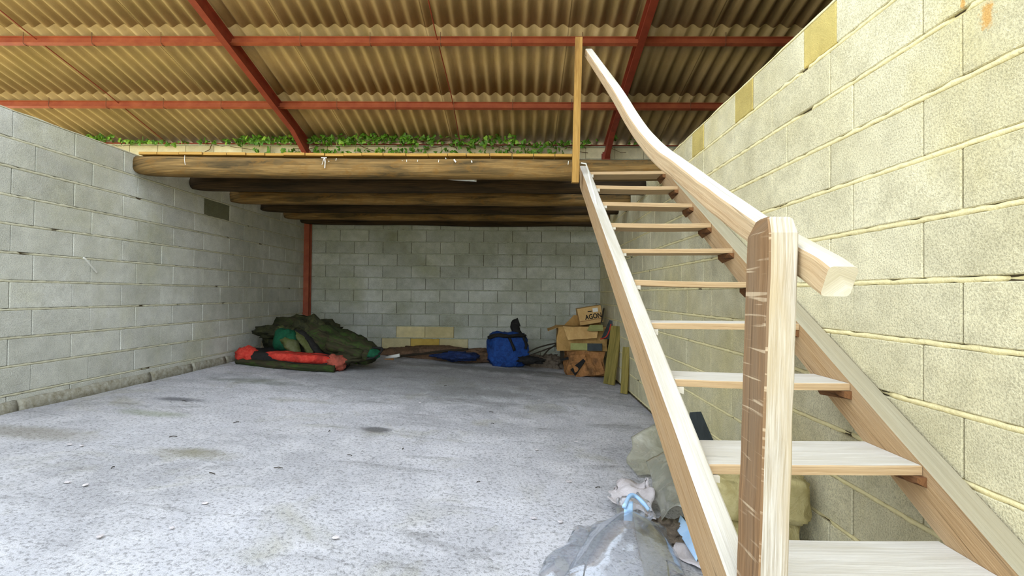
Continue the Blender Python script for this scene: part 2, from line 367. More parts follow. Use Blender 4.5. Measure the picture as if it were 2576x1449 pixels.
def blob(c, r, n=(28, 18), amp=.15, fr=2.2, flatbase=None, sharp=1., ridge=.0, power=1.):
    """crumpled lump: a sphere displaced by folds, optional flat base z"""
    c = Vector(c); vs = []; fs = []; sd = random.random()*40; nu, nv = n
    for j in range(nv+1):
        th = math.pi*j/nv
        for i in range(nu):
            ph = 2*math.pi*i/nu
            d = Vector((math.sin(th)*math.cos(ph), math.sin(th)*math.sin(ph), math.cos(th)))
            d2 = Vector(tuple(math.copysign(abs(q)**power, q) for q in d))
            k = 1+amp*nz(sd+d.x*fr, d.y*fr, d.z*fr)+amp*.5*nz(sd+d.x*fr*2.7, d.y*fr*2.7, d.z*fr*2.7)
            if ridge: k += ridge*(.5-abs(nz(sd+9+d.x*fr*1.6, d.y*fr*1.6, d.z*fr*1.6))*2)
            p = c+Vector((d2.x*r[0]*k, d2.y*r[1]*k, d2.z*r[2]*k))
            if flatbase is not None and p.z < flatbase: p.z = flatbase
            vs.append(p)
    for j in range(nv):
        for i in range(nu):
            a, b = j*nu+i, j*nu+(i+1) % nu; fs.append((a, a+nu, b+nu, b))
    me = mesh('blob', vs, fs); bm = bmesh.new(); bm.from_mesh(me); bmesh.ops.remove_doubles(bm, verts=bm.verts, dist=1e-4)
    bmesh.ops.recalc_face_normals(bm, faces=bm.faces); bm.to_mesh(me); bm.free(); return me
def sheet(corners, n=(24, 18), amp=.03, fr=4, thick=.002, crease=.0, edge=.0, lift=None):
    """crumpled sheet over a bilinear patch of 4 corners, with thickness"""
    A, B, C_, D = [Vector(c) for c in corners]; nu, nv = n; sd = random.random()*60
    nrm = (B-A).cross(D-A).normalized()
    if nrm.z < 0: nrm = -nrm
    top = []
    for j in range(nv+1):
        v = j/nv
        for i in range(nu+1):
            u = i/nu; p = A.lerp(B, u).lerp(D.lerp(C_, u), v)
            p = p + (A-B)*edge*nz(sd+v*2, 3)*(1-2*u if abs(u-.5) > .35 else 0) + (A-D)*edge*nz(sd+u*2, 7)*(1-2*v if abs(v-.5) > .35 else 0)
            h = amp*nz(sd+p.x*fr, p.y*fr, p.z*fr)+amp*.5*nz(sd+p.x*fr*2.6, p.y*fr*2.6)
            if crease: h += crease*(.5-2*abs(nz(sd+20+p.x*fr, p.y*fr)))
            if lift: h += lift(u, v)
            top.append(p+nrm*h)
    k = len(top); vs = top+[p-nrm*thick for p in top]; fs = []
    I = lambda i, j: j*(nu+1)+i
    for j in range(nv):
        for i in range(nu):
            q = (I(i, j), I(i+1, j), I(i+1, j+1), I(i, j+1)); fs.append(q); fs.append(tuple(k+x for x in reversed(q)))
    for i in range(nu):
        fs.append((I(i, 0), k+I(i, 0), k+I(i+1, 0), I(i+1, 0))); fs.append((I(i+1, nv), k+I(i+1, nv), k+I(i, nv), I(i, nv)))
    for j in range(nv):
        fs.append((I(0, j+1), k+I(0, j+1), k+I(0, j), I(0, j))); fs.append((I(nu, j), k+I(nu, j), k+I(nu, j+1), I(nu, j+1)))
    return mesh('sheet', vs, fs, [(v[0], v[1]) for v in vs])

# ================================================================== LARGE STRUCTURE
# floor: cross-falling slab
nx, ny = 96, 160; X0, X1, Y0, Y1 = -3.90, 1.55, -.7, 8.6
vs = []; fs = []
for j in range(ny+1):
    for i in range(nx+1):
        x = X0+(X1-X0)*i/nx; y = Y0+(Y1-Y0)*j/ny
        vs.append((x, y, FZ(x)+.010*nz(x*1.3, y*1.3)+.004*nz(x*5, y*5)))
for j in range(ny):
    for i in range(nx):
        a = j*(nx+1)+i; fs.append((a, a+1, a+nx+2, a+nx+1))
b0 = len(vs)
for (x, y) in ((X0, Y0), (X1, Y0), (X1, Y1), (X0, Y1)): vs.append((x, y, -1.5))
c4 = [0, nx, ny*(nx+1)+nx, ny*(nx+1)]
fs.append((b0+3, b0+2, b0+1, b0))
bottom = list(range(nx+1)); fs.append(tuple([b0, b0+1]+bottom[::-1]))
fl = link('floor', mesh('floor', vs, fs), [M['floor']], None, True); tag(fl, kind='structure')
# yard outside the open front and ground under the neighbouring bays
gr = link('ground', box(-40, 40, -45, 9.5, -1.75, -1.5, 'ground'), [M['ground']]); tag(gr, kind='structure')

ZR = [1.31-.2083*k for k in range(13)]
def block_mesh(L, H, D):
    me = cutbox(0, L, 0, D, 0, H, .004); return me
LB, HB, DB = .495, .190, .05
_cache = {}
def blk(mat, L):
    key = (mat, round(L, 3))
    if key not in _cache:
        me = block_mesh(L, HB, DB); me.materials.append(M[mat]); _cache[key] = me
    return _cache[key]
def place_block(parent, mat, origin, rz, L):
    o = bpy.data.objects.new('block', blk(mat, L)); COL.objects.link(o); o.parent = parent
    o.location = Vector(origin)-Vector(parent.get('base', (0, 0, 0))); o.rotation_euler = (random.uniform(-.003, .003), 0, rz+random.uniform(-.003, .003))
    return o
def bed(parent, a, b, nrm, h=.017, proud=-.0005, mat='mortar_left'):
    """one irregular mortar bed between courses, running a -> b"""
    a, b, nrm = Vector(a), Vector(b), Vector(nrm); L = (b-a).length; n = max(4, int(L/.035)); rings = []; sd = random.random()*90
    for i in range(n+1):
        p = a.lerp(b, i/n); e = nz(sd+i*.6, 1)*.009; e2 = nz(sd+i*.6, 8)*.009; pr = proud+.003*nz(sd+i*.7, 4)
        if nz(sd+i*.13, 13) > .46: pr -= .012
        rings.append([p-nrm*.02+Vector((0, 0, -h/2)), p+nrm*(pr-.002)+Vector((0, 0, -h/2+e)), p+nrm*pr, p+nrm*(pr-.002)+Vector((0, 0, h/2+e2)), p-nrm*.02+Vector((0, 0, h/2))])
    part('mortar_bed', loft(rings), M[mat], parent, True)
def side_wall(name, X, sgn, y0, y1, rows, offs, bm_, mm, special=None, row0=None, thick=.2):
    """X inner face; sgn=+1: solid lies towards +X"""
    xb = X+sgn*.013
    zb = -1.5
    core = box(min(xb, X+sgn*thick), max(xb, X+sgn*thick), y0, y1, zb, ZR[0]-.004)
    w = link(name, core, [M['core']]); tag(w, kind='structure'); w['base'] = (0, 0, 0)
    rz = -math.pi/2 if sgn < 0 else math.pi/2
    for k in range(rows):
        js = []
        if k == 0 and row0: js = row0
        else:
            y = y0+((offs[k % 2]-y0) % .5)
            js = [y0]+[y+.5*i for i in range(40) if y+.5*i < y1-.02]+[y1]
        for a, b in zip(js, js[1:]):
            if b-a < .03: continue
            m = bm_; 
            if special:
                m = special(k, a, b) or bm_
            x = X+random.uniform(-.0015, .002)*sgn
            zt = ZR[k+1]+.0095
            g = .0055
            if sgn > 0:   # face looks to -X : local +x runs along -Y... rotate so depth goes +X
                place_block(w, m, (x, b-g/2, zt), -math.pi/2, b-a-g) if False else None
                o = place_block(w, m, (x, b-g/2, zt), -math.pi/2, round(b-a-g, 3))
            else:
                o = place_block(w, m, (x, a+g/2, zt), math.pi/2, round(b-a-g, 3))
        bed(w, (X, y0, ZR[k+1]), (X, y1, ZR[k+1]), (-sgn, 0, 0), mat=mm)
    return w
# local block: length +x, depth +y. rz=-90: length -> -Y, depth -> +X ; rz=+90: length -> +Y, depth -> -X
wl = side_wall('wall_left', WL, -1, -.6, YB, 11, (0.0, .17), 'block_left', 'mortar_left',
               special=lambda k, a, b: 'block_dark' if k == 1 and a > 5.5 and b < 6.3 else None)
row0 = [-.6, -.2, .3, .8, 1.2, 1.66, 2.15, 2.40, 2.92, 3.16, 3.70, 3.95, 4.4, 4.9, 5.4, 5.9, 6.4, 6.9, 7.4, 7.9, YB]
wr = side_wall('wall_right', WR, 1, -.6, YB, 12, (.04, .19), 'block_right', 'mortar_right', row0=row0,
               special=lambda k, a, b: 'block_brown' if k == 0 and .2 < b-a < .27 else None)
# ragged mortar cap on both partition walls
for X, sg, mm, w in ((WL, -1, 'mortar_left', wl), (WR, 1, 'mortar_right', wr)):
    rings = []
    for i in range(120):
        y = -.6+(YB+.6)*i/119; e = .012*nz(i*.45, X)+.008*nz(i*1.7, X+5); xi = X+sg*(.004+.006*nz(i*.6, 3)); xo = X+sg*.2; z0 = ZR[0]-.006
        rings.append([Vector((xi, y, z0)), Vector((xi, y, z0+.010+e*.5)), Vector((xo, y, z0+.012+e)), Vector((xo, y, z0))])
    part('mortar_cap', loft(rings), M[mm], w, True)
# back wall with eaves strip running past both partitions
XBL, XBR = -9.3, 6.9
core = box(XBL, XBR, YB+.013, YB+.2, -1.5, 2.555)
wb = link('wall_back', core, [M['core']]); tag(wb, kind='structure'); wb['base'] = (0, 0, 0)
for k in range(-6, 12):
    zt = 1.31-.2083*(k+1)+.0095
    if k == -6: xa, xb_ = XBL, XBR
    elif k < 0: xa, xb_ = -4.4, 2.2
    else: xa, xb_ = WL-.02, WR+.02
    off = .1 if k % 2 == 0 else .35
    x = xa+((off-xa) % .5); js = [xa]+[x+.5*i for i in range(60) if x+.5*i < xb_-.02]+[xb_]
    for a, b in zip(js, js[1:]):
        if b-a < .03: continue
        m = 'block_back' if k > -5 else 'block_back_top'
        mx = (a+b)/2
        if k == 9 and -1.95 < mx < -1.1: m = 'block_yellow'
        if k == 10 and -2.6 < mx < -.9: m = 'block_ochre' if -1.75 < mx < -1.2 else 'block_yellow'
        place_block(wb, m, (a+.003, YB+random.uniform(-.0015, .002), zt), 0, round(b-a-.006, 3))
    bed(wb, (xa, YB, zt-.0095), (xb_, YB, zt-.0095), (0, -1, 0), mat='mortar_back', proud=.001, h=.016)
part('mortar_cap', box(XBL, XBR, YB-.004, YB+.2, 2.555, 2.575), M['mortar_back'], wb)
# outer envelope, outside the frame: far side walls and the closed front of the right-hand bay
for nm, b in (('wall_outer_right', (6.9, 7.1, 1.9, 8.66, -1.5, 4.2)), ('wall_front_right', (1.6, 6.9, 1.85, 2.0, -1.5, 4.15))):
    tag(link(nm, box(*b, nm), [M['plaster']]), kind='structure')

# roof
RS = .266
def RZ(y): return 2.60+RS*(YB-y)
ceil = empty('ceiling', (0, 0, 0), kind='structure')
PITCH = .177; AMP = .030; NW = 5
def corr_mesh(L):
    n = NW*12+5; vs = []; fs = []; th = .007
    for r in range(2):
        for lay in (0, 1):
            for i in range(n+1):
                x = i*PITCH/12; vs.append((x, -L*r, AMP*math.cos(2*math.pi*x/PITCH)+th*lay))
    m = n+1
    for i in range(n):
        fs.append((i, i+1, 2*m+i+1, 2*m+i)); fs.append((m+i, 3*m+i, 3*m+i+1, m+i+1))
        fs.append((i, m+i, m+i+1, i+1)); fs.append((2*m+i, 2*m+i+1, 3*m+i+1, 3*m+i))
    fs += [(0, 2*m, 3*m, m), (n, m+n, 3*m+n, 2*m+n)]
    me = mesh('corrugated', vs, fs); me.materials.append(M['sheet'])
    for p in me.polygons: p.use_smooth = abs(p.normal.y) < .5 and abs(p.normal.x) < .9
    return me
ang = math.atan(RS); SL = 1.25/math.cos(ang)
cm = corr_mesh(SL+.16)
PY = [8.60, 7.35, 6.10, 4.85, 3.60, 2.35, 1.10, -.15]
ncol = 18
for r in range(5):
    ylow = PY[r]+.06
    for c_ in range(ncol):
        o = bpy.data.objects.new('roof_sheet', cm); COL.objects.link(o); o.parent = ceil
        x = -9.25+c_*NW*PITCH
        if r == 4 and x < 1.3: bpy.data.objects.remove(o); continue      # the right-hand bay reaches further forward
        o.location = (x, ylow, RZ(ylow)+.03+AMP+.010*(r % 2)*0+random.uniform(0, .002)+.0035*(c_ % 2))
        # sheets: the higher one (nearer) lies on top of the lower
        tl_ = .010/SL
        o.rotation_euler = (-ang+tl_*.6, 0, random.uniform(-.0012, .0012))
# steel: rafters, purlins, sag rods, columns
def ibeam(p0, p1, h, b, tf=.008, tw=.006, up=None):
    """I section between two points; up = direction of the web"""
    p0, p1 = Vector(p0), Vector(p1); t_ = (p1-p0).normalized(); up = (up or Vector((0, 0, 1))); s = t_.cross(up).normalized(); u = s.cross(t_).normalized()
    prof = [(-b/2, -h/2), (b/2, -h/2), (b/2, -h/2+tf), (tw/2, -h/2+tf*1.3), (tw/2, h/2-tf*1.3), (b/2, h/2-tf), (b/2, h/2), (-b/2, h/2), (-b/2, h/2-tf), (-tw/2, h/2-tf*1.3), (-tw/2, -h/2+tf*1.3), (-b/2, -h/2+tf)]
    rings = [[p+s*x+u*y for x, y in prof] for p in (p0, p1)]
    vs = rings[0]+rings[1]; n = 12; fs = [(i, (i+1) % n, n+(i+1) % n, n+i) for i in range(n)]
    for o_ in (0, n):
        q = [(0, 1, 2, 11), (3, 4, 9, 10), (8, 5, 6, 7), (11, 2, 3, 10), (9, 4, 5, 8)]
        fs += [tuple(o_+i for i in (f if o_ else f[::-1])) for f in q]
    me = mesh('ibeam', vs, fs); bm = bmesh.new(); bm.from_mesh(me); bmesh.ops.recalc_face_normals(bm, faces=bm.faces); bm.to_mesh(me); bm.free(); return me
def bolt(p, axis, r=.010, h=.010):
    a = Vector(axis).normalized(); s = a.orthogonal().normalized(); u = a.cross(s)
    rings = [[Vector(p)+a*k+(s*math.cos(j*math.pi/3)+u*math.sin(j*math.pi/3))*r for j in range(6)] for k in (0, h)]
    return loft(rings)
RX = [-3.70, 1.44]
upn = Vector((0, math.sin(ang), math.cos(ang)))
RH = .17
rl = ['dark red steel rafter rising above the left partition wall', 'dark red steel rafter above the right wall behind the handrail']
for X, lb in zip(RX, rl):
    yb = 8.40
    off = -(RH/2+.01)
    p0 = Vector((X, yb, RZ(yb)+off/math.cos(ang))); p1 = Vector((X, 3.5, RZ(3.5)+off/math.cos(ang)))
    e = empty('rafter', p0, lb, 'rafter')
    part('beam', ibeam(p0, p1, RH, .085, up=upn), M['steel_dark'], e)
    # haunch plate at the foot
    q = [(X-.04, 8.36, RZ(8.36)-RH-.16), (X-.04, 7.75, RZ(7.75)-RH-.01), (X-.04, 8.36, RZ(8.36)-RH-.01)]
    vs = [Vector(v) for v in q]+[Vector(v)+Vector((.08, 0, 0)) for v in q]
    part('haunch', mesh('h', vs, [(0, 1, 2), (5, 4, 3), (0, 3, 4, 1), (1, 4, 5, 2), (2, 5, 3, 0)]), M['steel_dark'], e)
    for py in PY[1:3]:
        for dz in (-.02, .02):
            for dyy in (-.03, .03):
                sx = 1 if X < 0 else -1
                part('bolt', bolt((X+sx*.004, py+dyy, RZ(py)-.07+dz), (sx, 0, 0)), M['steel_dark'], e)
PH = .10
def purlin(y, x0, x1, lb, hooks=True):
    z = RZ(y)-PH/2-.004
    e = empty('purlin', ((x0+x1)/2, y, z), lb, 'purlin', )
    part('beam', ibeam((x0, y, z), (x1, y, z), PH, .055, .007, .005, up=upn), M['steel'], e)
    if hooks:
        n0 = math.ceil((x0+9.25)/(NW*PITCH))
        x = -9.25+n0*NW*PITCH+.25
        while x < x1-.1:
            if x > x0+.05:
                pts = [(x, y-.035, z+PH*.55+.05), (x, y-.037, z), (x, y-.036, z-PH/2+.010-.004), (x, y-.02, z-PH/2-.010), (x, y+.03, z-PH/2-.006), (x, y+.035, z-PH/2+.02)]
                part('hook_bolt', tube(pts, .004, 5), M['hook'], e)
            x += NW*PITCH
    return e
XS = [(-9.2, RX[0]-.006), (RX[0]+.006, RX[1]-.006), (RX[1]+.006, 6.85)]
nm_ = ['lower', 'upper']
for r, y in enumerate(PY):
    for j, (a, b) in enumerate(XS):
        if r in (1, 2):
            lb = 'rust red steel %s purlin %s' % (nm_[r-1], ['at left beyond the left rafter', 'spanning the middle bay between both rafters', 'at right beyond the right rafter'][j])
            purlin(y, a, b, lb)
        elif r in (3,):
            e = purlin(y, a, b, 'rust red steel purlin overhead towards the open front', False); e['group'] = 'purlins overhead outside the frame'
# eaves angle along the back wall top
thing('eaves_angle', box(-9.2, 6.85, YB-.03, YB+.03, 2.576, 2.592), M['steel_dark'], 'thin dark steel strip along the top of the back wall under the ivy', 'steel strip')
for X, lb in ((-6.20, 'thin rusty sag rod under the roof sheets at upper left'), (-1.07, 'thin rusty sag rod under the roof sheets in the middle bay'), ):
    pts = [(X+.02*math.sin(i), 8.35-i*.6, RZ(8.35-i*.6)-.030-.006*math.sin(i*2.1)) for i in range(14)]
    thing('sag_rod', tube(pts, .007, 6), M['steel_dark'], lb, 'rod')
# columns
c = empty('steel_column', (-3.685, 8.36, FZ(-3.7)+.0), 'rust red steel column in the back left corner below the rafter', 'column')
part('shaft', ibeam((-3.685, 8.37, FZ(-3.7)), (-3.685, 8.37, RZ(8.37)-.19), .11, .11, up=Vector((0, 1, 0))), M['steel'], c)
part('base_plate', cutbox(-3.75, -3.62, 8.305, 8.44, FZ(-3.7)-.002, FZ(-3.7)+.012, .002), M['steel_dark'], c)
c = empty('steel_column', (1.43, 8.36, 1.33), 'dark red steel column stub on top of the right wall under the right rafter', 'column')
part('shaft', ibeam((1.43, 8.37, 1.33), (1.43, 8.37, RZ(8.37)-.19), .11, .13, up=Vector((0, 1, 0))), M['steel_dark'], c)
part('base_plate', cutbox(1.37, 1.50, 8.305, 8.44, 1.318, 1.33, .002), M['steel_dark'], c)
# rough footing along the left wall
tr = empty('trim_1', (WL, 0, FZ(WL)), kind='structure')
y = -.6; sd = 0
while y < 6.6:
    L = random.choice((.62, 1.0, 1.3)); y2 = min(y+L, 6.6); rings = []
    n = int((y2-y)/.07)+2
    for i in range(n):
        yy = y+.004+(y2-y-.008)*i/(n-1); e = .012*nz(yy*6, 2); e2 = .012*nz(yy*6, 5); zb = FZ(WL)-.03
        rings.append([Vector((WL-.01, yy, zb)), Vector((WL-.01, yy, FZ(WL)+.085+e)), Vector((WL+.016+e2*.5, yy, FZ(WL)+.080+e)), Vector((WL+.03+e2, yy, FZ(WL)+.04)), Vector((WL+.034+e2, yy, zb))])
    part('footing_piece', loft(rings), M['footing'], tr, True); y = y2

# ================================================================== LOFT BEAMS AND DECK
def log(y, x0, x1, zc, r, mat, lb, sag=0, rr=.07, taper_end=.25):
    n = 70; rings = []; sd = random.random()*80
    for i in range(n+1):
        u = i/n; x = x0+(x1-x0)*u; dl = x-x0
        k = 1-.28*math.exp(-dl/.10)                      # rounded butt at the left end
        cz = zc+.018*nz(sd, u*4)+sag*u; cy = y+.02*nz(sd+5, u*3)
        ring = []
        for j in range(16):
            a = 2*math.pi*j/16; ca, sa = math.cos(a), math.sin(a)
            q = (abs(ca)**3.2+abs(sa)**3.2)**(-1/3.2)
            q *= 1+rr*nz(sd+u*9, ca*1.6, sa*1.6)+.025*nz(sd+u*40, ca*3, sa*3)
            ring.append(Vector((x+(0 if i else .02*nz(sd, ca, sa)), cy+ca*r*q*k*.95, cz+sa*r*q*(k if sa < 0 else 1))))
        rings.append(ring)
    return thing('log_beam', loft(rings), M[mat], lb, 'beam', 'log beams carrying the loft', True)
log(4.66, WL+.004, WR-.006, 1.192, .094, 'log', 'thick round front log beam of the loft, nearest and streaked with white droppings')
names = ['second log beam from the front, with the white light batten before it', 'third log beam from the front, olive brown', 'fourth log beam from the front, very dark',
         'fifth log beam from the front, brown and narrow', 'rearmost log beam of the loft, almost black, above the steel column']
for i, (y, zb) in enumerate(((5.45, 1.125), (6.22, 1.125), (6.95, 1.14), (7.62, 1.135), (8.2 , 1.14))):
    log(y, WL+.004, WR-.006, zb+.085, .083, ['log_dark', 'log', 'log_dark', 'log', 'log_dark'][i], names[i], rr=.05)
# deck boards on the beams (hidden by the front beam except their edges)
deck = empty('loft_deck', (0, 6.5, 1.30), 'rough boards of the loft deck lying across the log beams', 'deck')
x = WL+.06
while x < .48:
    w_ = random.uniform(.17, .23); x2 = min(x+w_, .50)
    part('board', cutbox(x, x2-.006, 4.60+random.uniform(-.02, .02), 8.42, 1.300, 1.326, .002), M['deck'], deck); x = x2
# droppings on the front beam: thin runs that follow the beam face
def drop_run(pts, w, parentname, lb, Y=4.555, X=None):
    out = []
    for (x, y), (x2, y2) in zip(pts, pts[1:]):
        a, b = (atY(x, y, Y), atY(x2, y2, Y)); out.append(tube([a, a.lerp(b, .5), b], w, 5, .3))
    return out
dr = []
for pts, w in (([(816, 396), (813, 405), (810, 414)], .004), ([(817, 397), (818, 408), (817, 423)], .007), ([(465, 391), (464, 402), (466, 415)], .004), ([(808, 397), (822, 397)], .006),
               ([(1142, 401), (1147, 408)], .012), ([(1186, 404), (1187, 409)], .009), ([(1023, 402), (1023, 407)], .005), ([(1051, 402), (1050, 407)], .005), ([(846, 398), (845, 404)], .005), ([(1121, 397), (1122, 400)], .006),
               ([(1104, 402), (1103, 408)], .005), ([(1430, 405), (1429, 414)], .005), ([(827, 405), (828, 407)], .006), ([(1012, 403), (1012, 405)], .004)):
    dr += drop_run(pts, w*.6, '', '', 4.563)
thing('bird_dropping', join(dr), M['drip'], 'white bird droppings spotted and running down the front log beam', 'droppings', kind='stuff')

# ================================================================== STAIRCASE
st = empty('staircase', (.95, 1.2, FZ(.95)), 'bleached open-tread wooden staircase with crooked handrail rising to the loft', 'staircase')
Yi, Zi, GO, RI = 1.57, -.53, .347, .204
def nosing(y): return Zi+(y-Yi)*RI/GO
SLP = math.atan(RI/GO)
def stringer(x0, x1, ya, yb, drop, lb, top_mat='dust', side='stringer'):
    rings = []; n = 60; sd = random.random()*9
    for i in range(n+1):
        y = ya+(yb-ya)*i/n; z = nosing(y)+.006
        w1 = .003*nz(sd+y*3, 1); w2 = .003*nz(sd+y*3, 4); bb = .005
        # slight cut so both ends are plumb
        rings.append([Vector((x0+w1, y, z-drop)), Vector((x0+w1, y, z-bb+w2)), Vector((x0+bb+w1, y, z+w2)), Vector((x1-bb+w1, y, z+w2)), Vector((x1+w1, y, z-bb+w2)), Vector((x1+w1, y, z-drop))])
    return part('stringer', loft(rings, matf=lambda i: 1 if i in (1, 2, 3) else 0), [M[side], M[top_mat]], st, False, lb)
stringer(.530, .600, 1.25, 4.47, .19, 'outer stringer, dusty white on its upper edge')
stringer(1.272, 1.358, .50, 4.47, .165, 'stringer against the wall, filmed with dust', 'film')
# treads
for k in range(-2, 9):
    y = Yi+k*GO; z = Zi+k*RI; th = random.uniform(.026, .03)
    if k < -1: continue
    xa, xb_ = .602, 1.270
    dpt = .23 if k > 0 else .265
    if k == -1: y = 1.25
    if k >= 4: dpt = .20
    tilt = random.uniform(-.006, .006); rings = []
    sk = random.uniform(-.008, .01)
    for i in range(15):
        u = i/14; x = xa+(xb_-xa)*u; dz = tilt*(u-.5)*2-.004*math.sin(math.pi*u)*(1 if k % 2 else .2); dy0 = sk*u+.004*nz(u*6, k)
        rings.append([Vector((x, y+dy0, z-th+dz)), Vector((x, y+dy0, z-.003+dz)), Vector((x, y+.004+dy0, z+dz)), Vector((x, y+dpt*.5, z+dz+.002*nz(u*8, k+3))), Vector((x, y+dpt, z+dz)), Vector((x, y+dpt, z-th+dz))])
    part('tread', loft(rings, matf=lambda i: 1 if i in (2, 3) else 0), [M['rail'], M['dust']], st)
    for side in (0, 1):
        x0, x1 = (.6, .632) if side == 0 else (1.242, 1.272)
        if k == -1 and side == 0: continue
        e = random.uniform(.0, .02); L = dpt-.03
        hh = .028 if side == 0 else .032
        rings = []
        for i in range(7):
            yy = y-.012+e*side+L*i/6; zz = z-th-.002+tilt*(1 if side else -1)
            wv = .006*nz(yy*30, k, side)
            rings.append([Vector((x0, yy, zz-hh*(.6+.4*math.sin(i))*.9)), Vector((x0, yy, zz)), Vector((x1+wv, yy, zz)), Vector((x1+wv, yy, zz-hh*(.75+.25*math.sin(i*2+k)))) ] if side == 0 else
                         [Vector((x1, yy, zz-hh-.02*i/6)), Vector((x1, yy, zz)), Vector((x0-wv, yy, zz)), Vector((x0-wv*2, yy, zz-hh*(.5+.3*math.sin(i*1.7+k))))])
        part('cleat', loft(rings), M['cleat'] if side else M['rail_top'], st, False, 'split brown cleat' if side else None)
# newel: brown side, bleached front, chamfered head, slight lean
sec = [(0, 0), (1, 0), (1, 1), (0, 1)]
def newel_ring(z, fx=0, y0=1.13, y1=1.245):
    lean = -.024*(.16-z)/.85
    x0 = .569+lean; x1 = .636+lean; w = .0018
    b = .004; sd = z*9
    P4 = [(x0, y0+b), (x0+b, y0), (x1-b, y0), (x1, y0+b), (x1, y1-b), (x1-b, y1), (x0+b, y1), (x0, y1-b)]
    return [Vector((x+w*nz(sd, i), y+w*nz(sd, i+9), z)) for i, (x, y) in enumerate(P4)]
rings = [newel_ring(FZ(.6)+(.148-FZ(.6))*i/40) for i in range(41)]
top = newel_ring(.148); 
def shrink(r, z, yf, yb, xi):
    xs = [p.x for p in r]; x0, x1 = min(xs), max(xs); out = []
    for p in r:
        u = (p.x-x0)/(x1-x0); v = (p.y-1.13)/.115
        out.append(Vector((x0+xi+(x1-x0-xi*1.4)*u, yf+(yb-yf)*v, z)))
    return out
rings += [shrink(top, .183, 1.150, 1.212, .006), shrink(top, .189, 1.160, 1.200, .012)]
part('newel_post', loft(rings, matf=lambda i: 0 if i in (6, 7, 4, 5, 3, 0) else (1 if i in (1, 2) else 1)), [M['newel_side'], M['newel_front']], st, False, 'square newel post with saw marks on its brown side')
# handrail
bp_ = [(1471, 123, .545), (1532, 213, .56), (1578, 290, .57), (1614, 340, .58), (1650, 376, .59), (1694, 408, .60), (1747, 450, .61), (1811, 498, .622), (1898, 559, .632), (2008, 621, .64), (2072, 664, .643)]
cl = []
for px, py, X in bp_: cl.append(atX(px, py, X)+Vector((.034, 0, -.037)))
rail = spline(cl, 6)
rings = []
sd = 3.3; sc = rrect(.064, .070, .010, 2)
for i, p in enumerate(rail):
    t_, s, u = frame(rail, i); s = Vector((1, 0, 0)); u = s.cross(t_).normalized()
    if u.z < 0: u = -u
    if i > len(rail)-3: p = p
    rings.append([p+s*(x+.002*nz(sd+i*.3, x*20, y*20))+u*(y+.002*nz(sd+9+i*.3, x*20, y*20)) for x, y in sc])
def rmat(i): return 1 if i in (-1, 0, 1, 2, 3) else 0
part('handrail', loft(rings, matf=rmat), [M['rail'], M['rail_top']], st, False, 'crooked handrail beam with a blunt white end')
# upper post
pts = []
p_t = atY(1456, 96, 4.24); p_b = atY(1447, 460, 4.24)
rings = []
for i in range(20):
    c_ = p_b.lerp(p_t, i/19); c_.x -= .0
    w, d = .030, .022; q = .0012
    rings.append([Vector((c_.x+sx*w+q*nz(i*.5, sx), c_.y+sy*d, c_.z)) for sx, sy in ((-1, -1), (1, -1), (1, 1), (-1, 1))])
part('upper_post', loft(rings), M['post_wood'], st, False, 'honey brown post carrying the top of the rail')
# dropping running down the outer stringer
dp = [(1462, 410, .54), (1474, 412, .56), (1480, 430, .565), (1484, 450, .568), (1489, 470, .571), (1495, 490, .574), (1500, 514, .577)]
sp = []
for (a, b) in zip(dp, dp[1:]):
    def on(px, py):
        d = ray(px, py)   # plane z = nosing(y)+.008
        t_ = (Zi+.009-Yi*RI/GO)/(d.z-d.y*RI/GO); return d*t_
    sp.append(tube([on(a[0], a[1]), on(b[0], b[1])], .006, 5))
part('dropping_streak', join(sp), M['drip'], st, False, 'white streak of bird dropping')
# bolt head near the foot
b_ = atX(1846, 1432, .60)
part('bolt', bolt((.603, 1.30, -.80), (1, 0, 0), .022, .01), M['black'], st)

# ================================================================== LIGHT BATTEN
lt = empty('light_batten', (-.75, 5.05, 1.16), 'white fluorescent batten tucked behind the front beam with a sagging cable', 'light fitting')
a = atY(1195, 450, 4.93); b = atY(985, 435, 5.10)
d = (b-a)
part('body', timber([a, b], .045, .05, .006, 2, 0, .5), M['white'], lt)
part('end_cap', timber([a+(a-b).normalized()*.004, a+(a-b).normalized()*.012], .048, .053, .004, 1, 0, .5), M['white'], lt)
pts = [atY(1206, 436, 5.02), atY(1200, 450, 5.01), atY(1180, 455, 5.0), atY(1140, 453, 5.0), atY(1100, 447, 5.02), atY(1065, 440, 5.04)]
part('cable', tube(spline(pts, 5), .004, 5), M['cable'], lt)

# ================================================================== IVY
def leaf_mesh(mat):
    out = [(0, 0), (.32, -.10), (.55, .18), (.34, .42), (.30, .72), (0, 1.0), (-.30, .72), (-.34, .42), (-.55, .18), (-.32, -.10)]
    vs = [(x, y, -.12*abs(x)+.08*y*y) for x, y in out]+[(0, .45, .10)]
    fs = [(i, (i+1) % 10, 10) for i in range(10)]
    me = mesh('ivy_leaf', vs, fs); me.materials.append(M[mat]); return me
LM = [leaf_mesh('leaf'), leaf_mesh('leaf2')]
iv = empty('ivy', (-2, 8.35, 2.45), 'bright green ivy creeping along the eaves above the back wall', 'ivy')
dens = [(205, 290, 2.0, 338, 356), (300, 360, 1.6, 350, 362), (370, 470, .9, 352, 362), (505, 580, 1.0, 350, 362), (590, 700, 3.0, 340, 366), (700, 765, 2.4, 338, 362), (775, 850, 2.4, 342, 364), (850, 1000, 2.6, 338, 366),
        (1000, 1100, 2.0, 342, 368), (1100, 1160, .9, 350, 370), (1150, 1290, 1.7, 335, 372), (1290, 1480, .9, 350, 372), (640, 1480, .6, 368, 392), (1180, 1420, .35, 385, 396), (780, 1300, .5, 330, 350), (1480, 1680, .25, 345, 365)]
leaves = []
